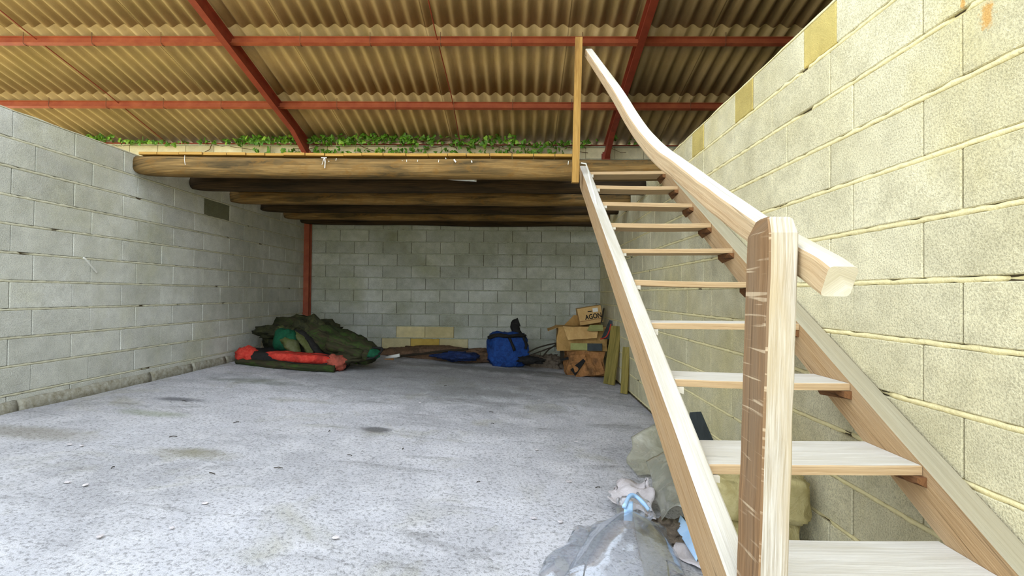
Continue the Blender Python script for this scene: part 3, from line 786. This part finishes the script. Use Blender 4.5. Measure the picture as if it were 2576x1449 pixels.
for a, b, dn, y0, y1 in dens:
    for _ in range(int((b-a)*dn*.33)):
        px = random.uniform(a, b); py = random.triangular(y0, y1, (y0+y1)/2+3); Y = random.uniform(8.22, 8.40)
        leaves.append((atY(px, py, Y), random.uniform(.045, .085)))
random.shuffle(leaves); leaves.sort(key=lambda q: -q[1])
base = Vector(iv['base']); rest = []
for i, (p, s) in enumerate(leaves):
    me = LM[0] if random.random() < .6 else LM[1]
    R = Matrix.Rotation(random.uniform(-1.2, 1.2), 4, 'Z') @ Matrix.Rotation(random.uniform(.7, 1.9), 4, 'X') @ Matrix.Rotation(random.uniform(-2.6, 2.6), 4, 'Z')
    if i < 290:
        o = bpy.data.objects.new('leaf', me); COL.objects.link(o); o.parent = iv
        o.matrix_local = Matrix.Translation(p-base) @ R @ Matrix.Scale(s, 4)
    else:
        m2 = me.copy(); m2.transform(Matrix.Translation(p) @ R @ Matrix.Scale(s, 4)); rest.append(m2)
if rest: part('small_leaves', join(rest), M['leaf'], iv, kind='stuff')
vn = []
for k in range(34):
    px = random.uniform(640, 1500) if k > 6 else random.uniform(220, 640); py = random.uniform(352, 366); Y = random.uniform(8.30, 8.42); pts = [atY(px, py, Y)]
    dx = random.choice((-1, 1))*random.uniform(4, 22)
    dwn = random.uniform(-2, 9) if k % 2 else random.uniform(-3, 1)
    for j in range(random.randint(4, 8)):
        px += dx+random.uniform(-8, 8); py = min(394, py+dwn+random.uniform(-4, 4)); pts.append(atY(px, py, Y))
    vn.append(tube(spline(pts, 3), random.uniform(.003, .006), 5))
part('vine_stems', join(vn), M['vine'], iv, kind='stuff')

# ================================================================== WALL BITS
p = atX(243, 685, WL+.004); q = atX(215, 652, WL+.07)
thing('hooked_rod', tube(spline([p, p.lerp(q, .5), q, q+Vector((0, -.02, .01))], 3), .007, 6), M['white'], 'short pale metal rod sticking out of the left wall', 'rod')

# ================================================================== BACK LEFT HEAP
def fz(x): return FZ(x)+.004
# red padded mat in front
mt = empty('padded_mat', (-2.9, 6.1, fz(-2.9)), 'flattened dark padded mat with red panels in front of the tarpaulin heap', 'mat')
def stadium(cx, cy, lx, ly, z0, h, n=40, wob=.03, rx=1.0, top=.8):
    rings = []; sd = random.random()*40
    for lv, (zz, k) in enumerate(((0, .93), (.25, 1.0), (.6, 1.0), (.88, .93), (1.0, top), (.97, top*.72), (.92, top*.4))):
        ring = []
        for i in range(n):
            a = 2*math.pi*i/n; ca, sa = math.cos(a), math.sin(a); q = (abs(ca)**3+abs(sa)**3)**(-1/3)
            w = 1+wob*nz(sd+ca*2, sa*2, lv*.2)
            x = cx+ca*q*lx*k*w; y_ = cy+sa*q*ly*k*w
            ring.append(Vector((x, y_, z0(x)+zz*h*(1+.15*nz(sd+ca*3, sa*3)))))
        rings.append(ring)
    return loft(rings)
part('body', stadium(-2.92, 6.32, .70, .24, fz, .17, top=.86), M['black'], mt, True)
def pad(pts_px, Y, mat, nm, lb, th=.035):
    """soft panel facing the viewer on the heap: outline given at its real depth"""
    P_ = [atY(x, y, Y) for x, y in pts_px]; n = len(P_); c_ = sum(P_, Vector())/n
    fr_ = [c_.lerp(p, .97)+Vector((0, .05, 0)) for p in P_]
    r = [fr_, P_, [c_.lerp(p, .8)+Vector((0, -th*.7, .0)) for p in P_], [c_.lerp(p, .4)+Vector((0, -th, 0)) for p in P_]]
    return r
part('red_panel', stadium(-2.80, 6.20, .43, .13, lambda x: fz(x)+.08, .10, wob=.12, top=.8), M['red'], mt, True, 'long red panel')
part('red_bolster', blob((-3.47, 6.20, fz(-3.4)+.11), (.15, .13, .11), amp=.2, flatbase=fz(-3.4)), M['red'], mt, True, 'red rounded end')
part('faded_end', blob((-2.33, 6.18, fz(-2.3)+.10), (.14, .10, .10), amp=.3, flatbase=fz(-2.3)), M['pink'], mt, True, 'faded pinkish end')
part('edge_roll', tube(spline([(-3.55, 6.12, fz(-3.5)+.035), (-3.2, 6.06, fz(-3.2)+.035), (-2.7, 6.045, fz(-2.7)+.035), (-2.3, 6.07, fz(-2.3)+.04)], 8), .045, 10, .5), M['roll'], mt, True)
# tarpaulin mound
thing('tarpaulin', blob((-3.02, 6.85, fz(-3)+.20), (.52, .36, .36), (44, 26), .30, 1.8, fz(-3), ridge=.22), M['tarp'], 'crumpled olive tarpaulin heaped against the left wall', 'tarpaulin', smooth=True)
thing('tarpaulin_flap', blob((-3.25, 6.62, fz(-3)+.40), (.34, .15, .085), (36, 18), .30, 2.2, ridge=.25), M['tarp'], 'dark folded flap lying over the top left of the tarpaulin', 'tarpaulin', smooth=True)
thing('green_bag', blob((-3.12, 6.46, fz(-3.1)+.30), (.15, .10, .16), (30, 18), .16, 1.6, fz(-3.1), power=.8), M['green'], 'bottle green bag bulging out of the tarpaulin above the red mat', 'bag', smooth=True)
def fold(pts, r, mat, nm, lb, cat, flat=.6, wob=.35):
    return thing(nm, tube(spline(pts, 7), r, 14, wob, flat=flat, taper=lambda u: .45+.75*math.sin(math.pi*min(1, max(0, u*.9+.08)))), M[mat], lb, cat, smooth=True)
def A(px, py, Y): return atY(px, py, Y)
fold([A(706, 824, 6.60), A(722, 850, 6.46), A(738, 876, 6.38), A(750, 893, 6.34)], .085, 'olive', 'cloth_fold', 'light olive cloth strip hanging in the middle of the heap', 'cloth', .7)
fold([A(728, 822, 6.66), A(756, 846, 6.52), A(776, 872, 6.44), A(782, 892, 6.4)], .07, 'olive', 'cloth_fold', 'grey green cloth strip right of the light olive one', 'cloth', .6)
fold([A(690, 820, 6.7), A(735, 828, 6.6), A(775, 850, 6.5), A(800, 885, 6.4), A(820, 900, 6.3)], .05, 'black', 'strap', 'black strap crossing the heap between tarpaulin and canvas roll', 'strap', .6)
# long canvas roll
rl_ = empty('canvas_roll', (-2.2, 6.8, fz(-2.2)), 'long mossy dark canvas roll sloping down to the right of the heap', 'canvas roll')
part('roll', tube(spline([A(705, 822, 7.0), A(750, 826, 6.9), A(800, 842, 6.75), A(850, 862, 6.6), A(895, 878, 6.5), A(938, 893, 6.42)], 8), .205, 22, .30, flat=.85, fr=10, taper=lambda u: .66+.42*math.sin(math.pi*(u*.75+.1))-.45*max(0, u-.75)), M['roll'], rl_, True)
part('inner_fold', tube(spline([A(828, 868, 6.42), A(870, 882, 6.36), A(912, 895, 6.30)], 6), .085, 12, .4, flat=.8), M['roll'], rl_, True)
part('open_end', blob(A(932, 890, 6.36), (.12, .06, .07), amp=.25), M['green'], rl_, True, 'green open end of the roll')
part('rim', tube(spline([A(905, 905, 6.3), A(912, 880, 6.33), A(960, 876, 6.4), A(945, 897, 6.33), A(905, 906, 6.3)], 6), .016, 8, .2), M['black'], rl_, True)
thing('black_sack', blob(A(797, 826, 7.15), (.13, .12, .12), amp=.3, ridge=.2), M['black'], 'small black sack peeking over the canvas roll', 'sack', smooth=True)
thing('black_pipe', tube(spline([A(872, 840, 7.05), A(886, 843, 7.0), A(900, 852, 6.95), A(912, 862, 6.9)], 5), .045, 10, .2), M['black'], 'short black pipe end lying on the right part of the roll', 'pipe', smooth=True)
thing('broken_block', blob((-3.58, 7.0, fz(-3.6)+.11), (.11, .16, .14), (16, 10), .3, 2, fz(-3.6), power=.6), M['stone'], 'broken grey brown block between heap and left wall', 'block')
thing('tarpaulin_scrap', blob(A(868, 903, 6.25), (.20, .10, .06), amp=.5, flatbase=fz(-2.2)), M['roll'], 'mossy scrap of canvas on the floor under the end of the roll', 'scrap', smooth=True)
thing('moss_clump', blob(onF(905, 915), (.10, .04, .03), amp=.5), M['leaf'], 'small green clump on the floor below the canvas roll', 'moss', smooth=True)

# ================================================================== BACK MIDDLE
def mound(x0, x1, y0, y1, h, mat, nm, lb, cat, seed=1, kind=None):
    n, m = 60, 16; vs = []; fs = []
    for j in range(m+1):
        for i in range(n+1):
            u, v = i/n, j/m; x = x0+(x1-x0)*u; y_ = y0+(y1-y0)*v
            e = min(1, min(u, 1-u)*7)*min(1, v*1.6)
            vs.append((x, y_, FZ(x)-.02+.02*e+h*e*(.7+.6*nz(x*3+seed, y_*3)+.35*nz(x*12, y_*12+seed))))
    for j in range(m):
        for i in range(n):
            a = j*(n+1)+i; fs.append((a, a+1, a+n+2, a+n+1))
    k = len(vs); vs += [(x0, y0, -1.4), (x1, y0, -1.4), (x1, y1, -1.4), (x0, y1, -1.4)]
    return thing(nm, mesh(nm, vs, fs+[(k+3, k+2, k+1, k)]), M[mat], lb, cat, smooth=True, kind=kind)
def mound(x0, x1, y0, y1, h, mat, nm, lb, cat, seed=1, kind=None):
    cx = (x0+x1)/2; cy = (y0+y1)/2
    return thing(nm, blob((cx, cy, FZ(cx)), ((x1-x0)/2, (y1-y0)/2, h), (60, 22), .35, 4, FZ(cx)-.04, power=.75), M[mat], lb, cat, smooth=True, kind=kind)
mound(-2.5, -.3, 7.80, 8.28, .16, 'soil', 'soil_heap', 'low heap of brown soil and litter along the foot of the back wall', 'soil', 1, 'stuff')
mound(.05, .74, 7.85, 8.28, .17, 'crumb', 'rubble_heap', 'pale grey rubble heap between the blue sack and the cardboard boxes', 'rubble', 5, 'stuff')
thing('blue_rag', blob(A(1150, 896, 7.6), (.34, .15, .07), amp=.45, ridge=.2), M['navy'], 'flat dark blue rag on the soil heap', 'rag', smooth=True)
thing('dark_pole', tube(spline([A(1000, 897, 7.7), A(1060, 890, 7.65), A(1120, 883, 7.62), A(1178, 878, 7.6)], 4), .018, 8, .3), M['stick'], 'thin dark pole lying along the soil heap', 'pole', smooth=True)
thing('white_can', tube([A(972, 900, 7.6), A(1005, 894, 7.55)], .028, 10, .1), M['white'], 'crushed white can on the soil near the canvas roll', 'can', smooth=True)
thing('orange_scrap', tube([A(965, 906, 7.45), A(990, 903, 7.45)], .018, 7, .4), M['card2'], 'small orange brown scrap below the white can', 'scrap')
bs = empty('blue_sack', (A(1275, 918, 7.9).x, 7.7, fz(-.2)), 'upright blue fabric sack with black top against the back wall', 'sack')
c_ = A(1276, 880, 7.75)
part('body', blob((c_.x, c_.y, fz(-.2)+.25), (.31, .18, .29), (40, 26), .14, 1.7, fz(-.2), ridge=.12, power=.62), M['blue'], bs, True)
part('black_top', tube(spline([A(1228, 850, 7.62), A(1250, 843, 7.6), A(1280, 846, 7.58), A(1310, 843, 7.6), A(1320, 846, 7.65)], 6), .042, 10, .6, flat=.7), M['black'], bs, True, 'black gathered top')
part('strap', tube(spline([A(1280, 848, 7.6), A(1290, 870, 7.55), A(1294, 882, 7.55)], 5), .022, 8, .4), M['black'], bs, True, 'black strap hanging down')
part('side_strap', tube(spline([A(1316, 848, 7.62), A(1324, 866, 7.6), A(1322, 878, 7.6)], 5), .022, 8, .4), M['black'], bs, True, 'black side strap')
thing('rubber_boot', tube(spline([A(1306, 846, 7.72), A(1298, 832, 7.74), A(1296, 815, 7.74), A(1306, 810, 7.74)], 5), .068, 12, .25, flat=.8), M['black'], 'black rubber boot shaft sticking up from the blue sack', 'boot', smooth=True)
thing('black_cloth', blob(A(1335, 906, 7.5), (.20, .09, .055), amp=.5, ridge=.25), M['black'], 'black cloth on the floor right of the blue sack', 'cloth', smooth=True)
# branches
bl = ['long thin dry branch rising right from the blue sack', 'shorter crooked branch below the long one', 'thin twig across the rubble']
for i, pts in enumerate(([(1322, 890), (1350, 876), (1385, 866), (1412, 862)], [(1325, 896), (1360, 884), (1392, 872), (1408, 870)], [(1365, 898), (1380, 880), (1400, 866)])):
    thing('branch', tube(spline([A(x, y, 7.65-.03*k) for k, (x, y) in enumerate(pts)], 4), .011, 6, .4), M['stick'], bl[i], 'branch')
thing('dark_stake', timber([A(1414, 906, 7.5), A(1412, 846, 7.5)], .07, .05, .006, 1, .008), M['stick'], 'short dark stake standing left of the cardboard boxes', 'stake')
thing('black_strip', sheet([A(1408, 905, 7.4), A(1446, 891, 7.42), A(1448, 900, 7.40), A(1412, 908, 7.4)], (10, 4), .01, 8, .01), M['black'], 'flat black strip lying at the foot of the stake', 'strip')

# ================================================================== BOXES
def carton(nm, c, w, d, h, tilt, mat, lb, flaps=(), rz=0, crush=.02):
    e = empty(nm, c, lb, 'box'); 
    R = Matrix.Rotation(rz, 4, 'Z') @ Matrix.Rotation(tilt, 4, 'Y')
    def put(name, me, m, label=None, sm=False):
        me.transform(Matrix.Translation(Vector(c)) @ R); return part(name, me, m, e, sm, label)
    rings = []; sd = random.random()*50
    for k in range(9):
        z = h*k/8; ring = []
        for x0, y0, x1, y1 in ((-w/2, -d/2, w/2, -d/2), (w/2, -d/2, w/2, d/2), (w/2, d/2, -w/2, d/2), (-w/2, d/2, -w/2, -d/2)):
            for i in range(6):
                u = i/6; q = Vector((x0+(x1-x0)*u, y0+(y1-y0)*u, z)); ns = crush*nz(sd+q.x*6, q.y*6, q.z*6)
                ring.append(q+Vector((ns, ns*1.2, crush*.4*nz(sd+5+q.x*5, q.y*5, z*5) if k else 0)))
        rings.append(ring)
    put('body', loft(rings), mat)
    return e, put
zf = FZ(1.0)+.003
e, put = carton('cardboard_box', (.98, 7.55, zf), .56, .42, .36, 0, M['card2'], 'crumpled damp orange brown cardboard box on the floor, lowest of the stack', crush=.06, rz=.06)
put('front_flap', sheet([(-.26, -.215, .30), (.18, -.215, .34), (.24, -.36, .05), (-.18, -.33, .01)], (14, 12), .05, 7, .006, crease=.03), M['card2'], 'torn front flap')
put('dark_fold', sheet([(-.25, -.25, .10), (-.07, -.29, .27), (-.04, -.30, .24), (-.20, -.36, .03)], (8, 8), .01, 7, .006), M['black'], 'dark fold')
e, put = carton('cardboard_box', (.94, 7.62, zf+.365), .74, .46, .36, .0, M['card'], 'wide open brown cardboard box in the middle of the stack', crush=.03, rz=-.03)
put('left_flap', sheet([(-.37, -.23, .36), (-.37, .23, .36), (-.52, .2, .31), (-.52, -.2, .29)], (8, 6), .02, 5, .006), M['card'])
put('front_flap', sheet([(-.30, -.235, .36), (.24, -.235, .36), (.20, -.33, .20), (-.22, -.34, .18)], (12, 8), .04, 5, .006, crease=.02), M['card_light'], 'bent paler front flap')
put('green_print', box(-.18, .07, -.262, -.256, .02, .12), M['label_green'], 'pale green printed band')
put('slate_panel', box(.07, .29, -.268, -.258, .01, .12), M['slate'], 'dark slate panel')
put('back_flap', sheet([(-.25, .23, .36), (.34, .23, .36), (.30, .15, .50), (-.1, .17, .52)], (10, 6), .02, 5, .006), M['card'])
e, put = carton('cardboard_box', (1.10, 7.75, zf+.765), .36, .30, .26, -.18, M['card_light'], 'small tilted cardboard box lettered in black, topmost of the stack', crush=.012)
put('paper_label', box(.05, .13, -.160, -.156, .17, .23), M['paper'], 'white paper label')
put('black_mark', box(-.03, .035, -.160, -.156, .185, .20), M['ink'], 'black mark')
put('tape', box(-.18, .18, -.158, -.154, .055, .062), M['card2'], 'crease line')
cu = bpy.data.curves.new('letters', 'FONT'); cu.body = 'AGON'; cu.size = .105; cu.extrude = .001; cu.offset = .002; cu.align_x = 'LEFT'
to = bpy.data.objects.new('tmp', cu); COL.objects.link(to)
dg = bpy.context.evaluated_depsgraph_get(); dg.update(); tm = bpy.data.meshes.new_from_object(to.evaluated_get(dg)); bpy.data.objects.remove(to)
tm.transform(Matrix.Translation((-.085, -.162, .075)) @ Matrix.Rotation(math.pi/2, 4, 'X') @ Matrix.Diagonal((.82, 1, 1, 1)))
tm.materials.clear(); put('lettering', tm, M['ink'], 'black capital letters')
thing('wooden_stick', timber([A(1513, 811, 7.28), A(1519, 776, 7.42)], .022, .012, .002, 1, .001), M['stick'], 'thin upright stick in front of the lettered box', 'stick')
thing('magazine', sheet([A(1512, 852, 7.2), A(1540, 852, 7.2), A(1542, 806, 7.28), A(1534, 804, 7.28)], (10, 8), .03, 5, .02), M['slate'], 'bent dark magazine stuck in the right side of the box', 'magazine')
thing('red_cord', tube(spline([A(1510, 853, 7.15), A(1524, 848, 7.15), A(1532, 834, 7.15), A(1537, 815, 7.17)], 5), .009, 6), M['red'], 'thin red cord curving over the magazine', 'cord')
thing('pale_batten', timber([A(1543, 850, 7.2), A(1545, 803, 7.28)], .03, .02, .002, 1, .001), M['rail'], 'pale short batten beside the magazine', 'batten')
thing('paper_bundle', sheet([A(1478, 828, 7.27), A(1518, 829, 7.27), A(1516, 818, 7.36), A(1484, 817, 7.36)], (10, 5), .012, 8, .03), M['label_green'], 'pale green paper bundle lying in the open box', 'paper')
thing('grey_bottle', tube([atY(1552, 931, 7.1), atY(1553, 915, 7.1), atY(1551, 893, 7.1), atY(1549, 884, 7.1)], .05, 12, .1, taper=lambda u: 1 if u < .7 else .5), M['slate'], 'narrow grey bottle standing right of the lowest box', 'bottle', smooth=True)
thing('dark_bag', blob(A(1552, 868, 7.25), (.07, .06, .14), amp=.4), M['black'], 'small black bag hanging beside the box stack', 'bag', smooth=True)
thing('mossy_board', timber([(1.30, 6.15, FZ(1.3)+.005), (1.338, 6.2, FZ(1.3)+.58)], .09, .03, .003, 1, .004), M['moss_wood'], 'short mossy yellow board leaning upright on the right wall', 'board')
thing('mossy_board', timber([(1.22, 6.75, FZ(1.25)+.005), (1.338, 6.85, FZ(1.3)+.80)], .18, .03, .003, 1, .006), M['moss_wood'], 'wider greenish board leaning behind the short yellow one', 'board')

# ================================================================== UNDER THE STAIR
g = lambda px, py, h=0: (lambda p: Vector((p.x, p.y, p.z+h)))(onF(px, py))
thing('plastic_sheet', sheet([g(1597, 1202, .02), g(1740, 1206, .04), g(1712, 1135, .15), g(1585, 1150, .14)], (28, 18), .02, 3, .003, crease=.0, edge=.25, lift=lambda u, v: .09*math.sin(math.pi*u)*v-.05*math.sin(math.pi*v)), M['straw_film'], 'curled translucent straw coloured plastic sheet, rear one beside the stair', 'plastic sheet', smooth=True)
thing('plastic_sheet', sheet([g(1660, 1330, .05), g(1775, 1390, .05), g(1765, 1215, .15), g(1628, 1222, .14)], (28, 22), .025, 3.5, .003, crease=.02, edge=.15, lift=lambda u, v: .10*math.sin(math.pi*u)), M['straw_film'], 'wavy translucent plastic sheet sliding under the outer stringer', 'plastic sheet', smooth=True)
thing('grey_paper', sheet([g(1535, 1290, .06), g(1642, 1325, .05), g(1645, 1262, .12), g(1532, 1252, .10)], (18, 12), .03, 7, .003, crease=.04, edge=.3), M['greypaper'], 'torn pinkish grey paper behind the clear plastic bag', 'paper', smooth=True)
bagc = g(1570, 1400)
bag = empty('plastic_bag', (bagc.x, bagc.y, bagc.z), 'large clear crumpled plastic bag on the floor at the bottom edge', 'plastic bag')
part('film', sheet([g(1400, 1500, .02), g(1735, 1480, .02), g(1660, 1330, .04), g(1505, 1320, .04)], (56, 44), .012, 3, .0015, crease=.035, edge=.12, lift=lambda u, v: .15*math.sin(math.pi*u)*math.sin(math.pi*min(1, v*1.1))), M['clear'], bag, True)
part('neck', sheet([g(1545, 1345, .05), g(1650, 1350, .05), g(1625, 1290, .10), g(1558, 1290, .10)], (20, 14), .05, 8, .0015, crease=.06, edge=.3), M['clear'], bag, True, 'twisted neck of the bag')
part('blue_tie', tube(spline([g(1568, 1385, .20), g(1588, 1362, .22), g(1612, 1366, .20), g(1632, 1374, .17)], 5), .010, 8, .5), M['bluefilm'], bag, True, 'blue tie')
part('blue_tag', sheet([g(1568, 1400, .16), g(1590, 1402, .16), g(1592, 1375, .21), g(1570, 1375, .21)], (6, 6), .01, 6, .002), M['bluefilm'], bag, True, 'blue tag')
part('tail', sheet([g(1345, 1440, .01), g(1400, 1500, .02), g(1500, 1345, .04), g(1455, 1335, .02)], (16, 20), .03, 5, .0015, crease=.03, edge=.2), M['clear'], bag, True)
thing('rubble_patch', blob(g(1690, 1345, .0), (.16, .14, .05), (30, 14), .5, 4), M['crumb'], 'patch of dark brown crumbs beside the plastic bag', 'rubble', smooth=True, kind='stuff')
thing('blue_film', sheet([g(1700, 1350, .04), g(1752, 1430, .03), g(1775, 1420, .08), g(1712, 1335, .08)], (10, 10), .02, 5, .003), M['bluefilm'], 'pale blue plastic film showing under the stringer', 'plastic film', smooth=True)
thing('dark_sheeting', sheet([g(1690, 1400, .02), g(1790, 1460, .02), g(1800, 1400, .03), g(1700, 1375, .03)], (12, 8), .02, 6, .003, crease=.02), M['greypaper'], 'folded grey brown sheeting under the foot of the outer stringer', 'sheeting', smooth=True)
wz = FZ(1.15)+.003
ws = empty('wrapped_bundle', (1.12, 2.45, wz), 'bulky bundle in straw coloured wrap standing under the stair', 'bundle')
part('upper_wrap', blob((1.10, 2.42, wz+.29), (.225, .20, .115), (36, 20), .10, 2, ridge=.08, power=.36), M['wrap'], ws, True)
part('lower_wrap', blob((1.08, 2.42, wz+.10), (.205, .19, .115), (36, 20), .10, 2, wz, ridge=.08, power=.36), M['wrap'], ws, True)
part('kraft_sheet', sheet([(.72, 2.30, wz+.36), (1.30, 2.26, wz+.37), (1.28, 2.62, wz+.44), (.80, 2.60, wz+.46)], (20, 14), .03, 4, .004, crease=.03, edge=.15), M['kraft'], ws, True, 'loose brown paper on top')
thing('dark_board', sheet([(1.352, 3.15, FZ(1.3)+.02), (1.352, 3.95, FZ(1.3)+.02), (1.357, 3.95, FZ(1.3)+.30), (1.357, 3.72, FZ(1.3)+.36)], (6, 6), .002, 4, .008), M['slate'], 'dark board leaning low on the right wall behind the stair', 'board')

# ================================================================== FLOOR LITTER
for i in range(14):
    px, py = random.choice([(random.uniform(60, 900), random.uniform(1010, 1250)), (random.uniform(900, 1560), random.uniform(950, 1230))])
    p = g(px, py, .006); a = random.uniform(0, 3.1); L = random.uniform(.012, .03)
    d = Vector((math.cos(a), math.sin(a), 0))*L
    tag(thing('twig', tube([p-d, p+Vector((0, 0, .004)), p+d*.9+Vector((d.y, -d.x, 0))*.2], .0025, 5), M['stick'], 'tiny dark twig lying loose on the concrete floor', 'twig'), group='twigs scattered on the floor')
for i in range(16):
    px, py = random.uniform(60, 1500), random.uniform(1000, 1400)
    if 1490 < px: continue
    p = g(px, py, .008)
    thing('paint_fleck', blob(p, (random.uniform(.010, .022), random.uniform(.008, .015), .004), (10, 6), .4), M['greypaper'], 'small pale mortar crumb on the concrete floor', 'crumb', 'mortar crumbs on the floor')

# ------------------------------------------------------------------ lift everything so the floor is near zero
for o in SC.objects:
    if 'base' in o: del o['base']
    if o.parent is None: o.location.z += ZC
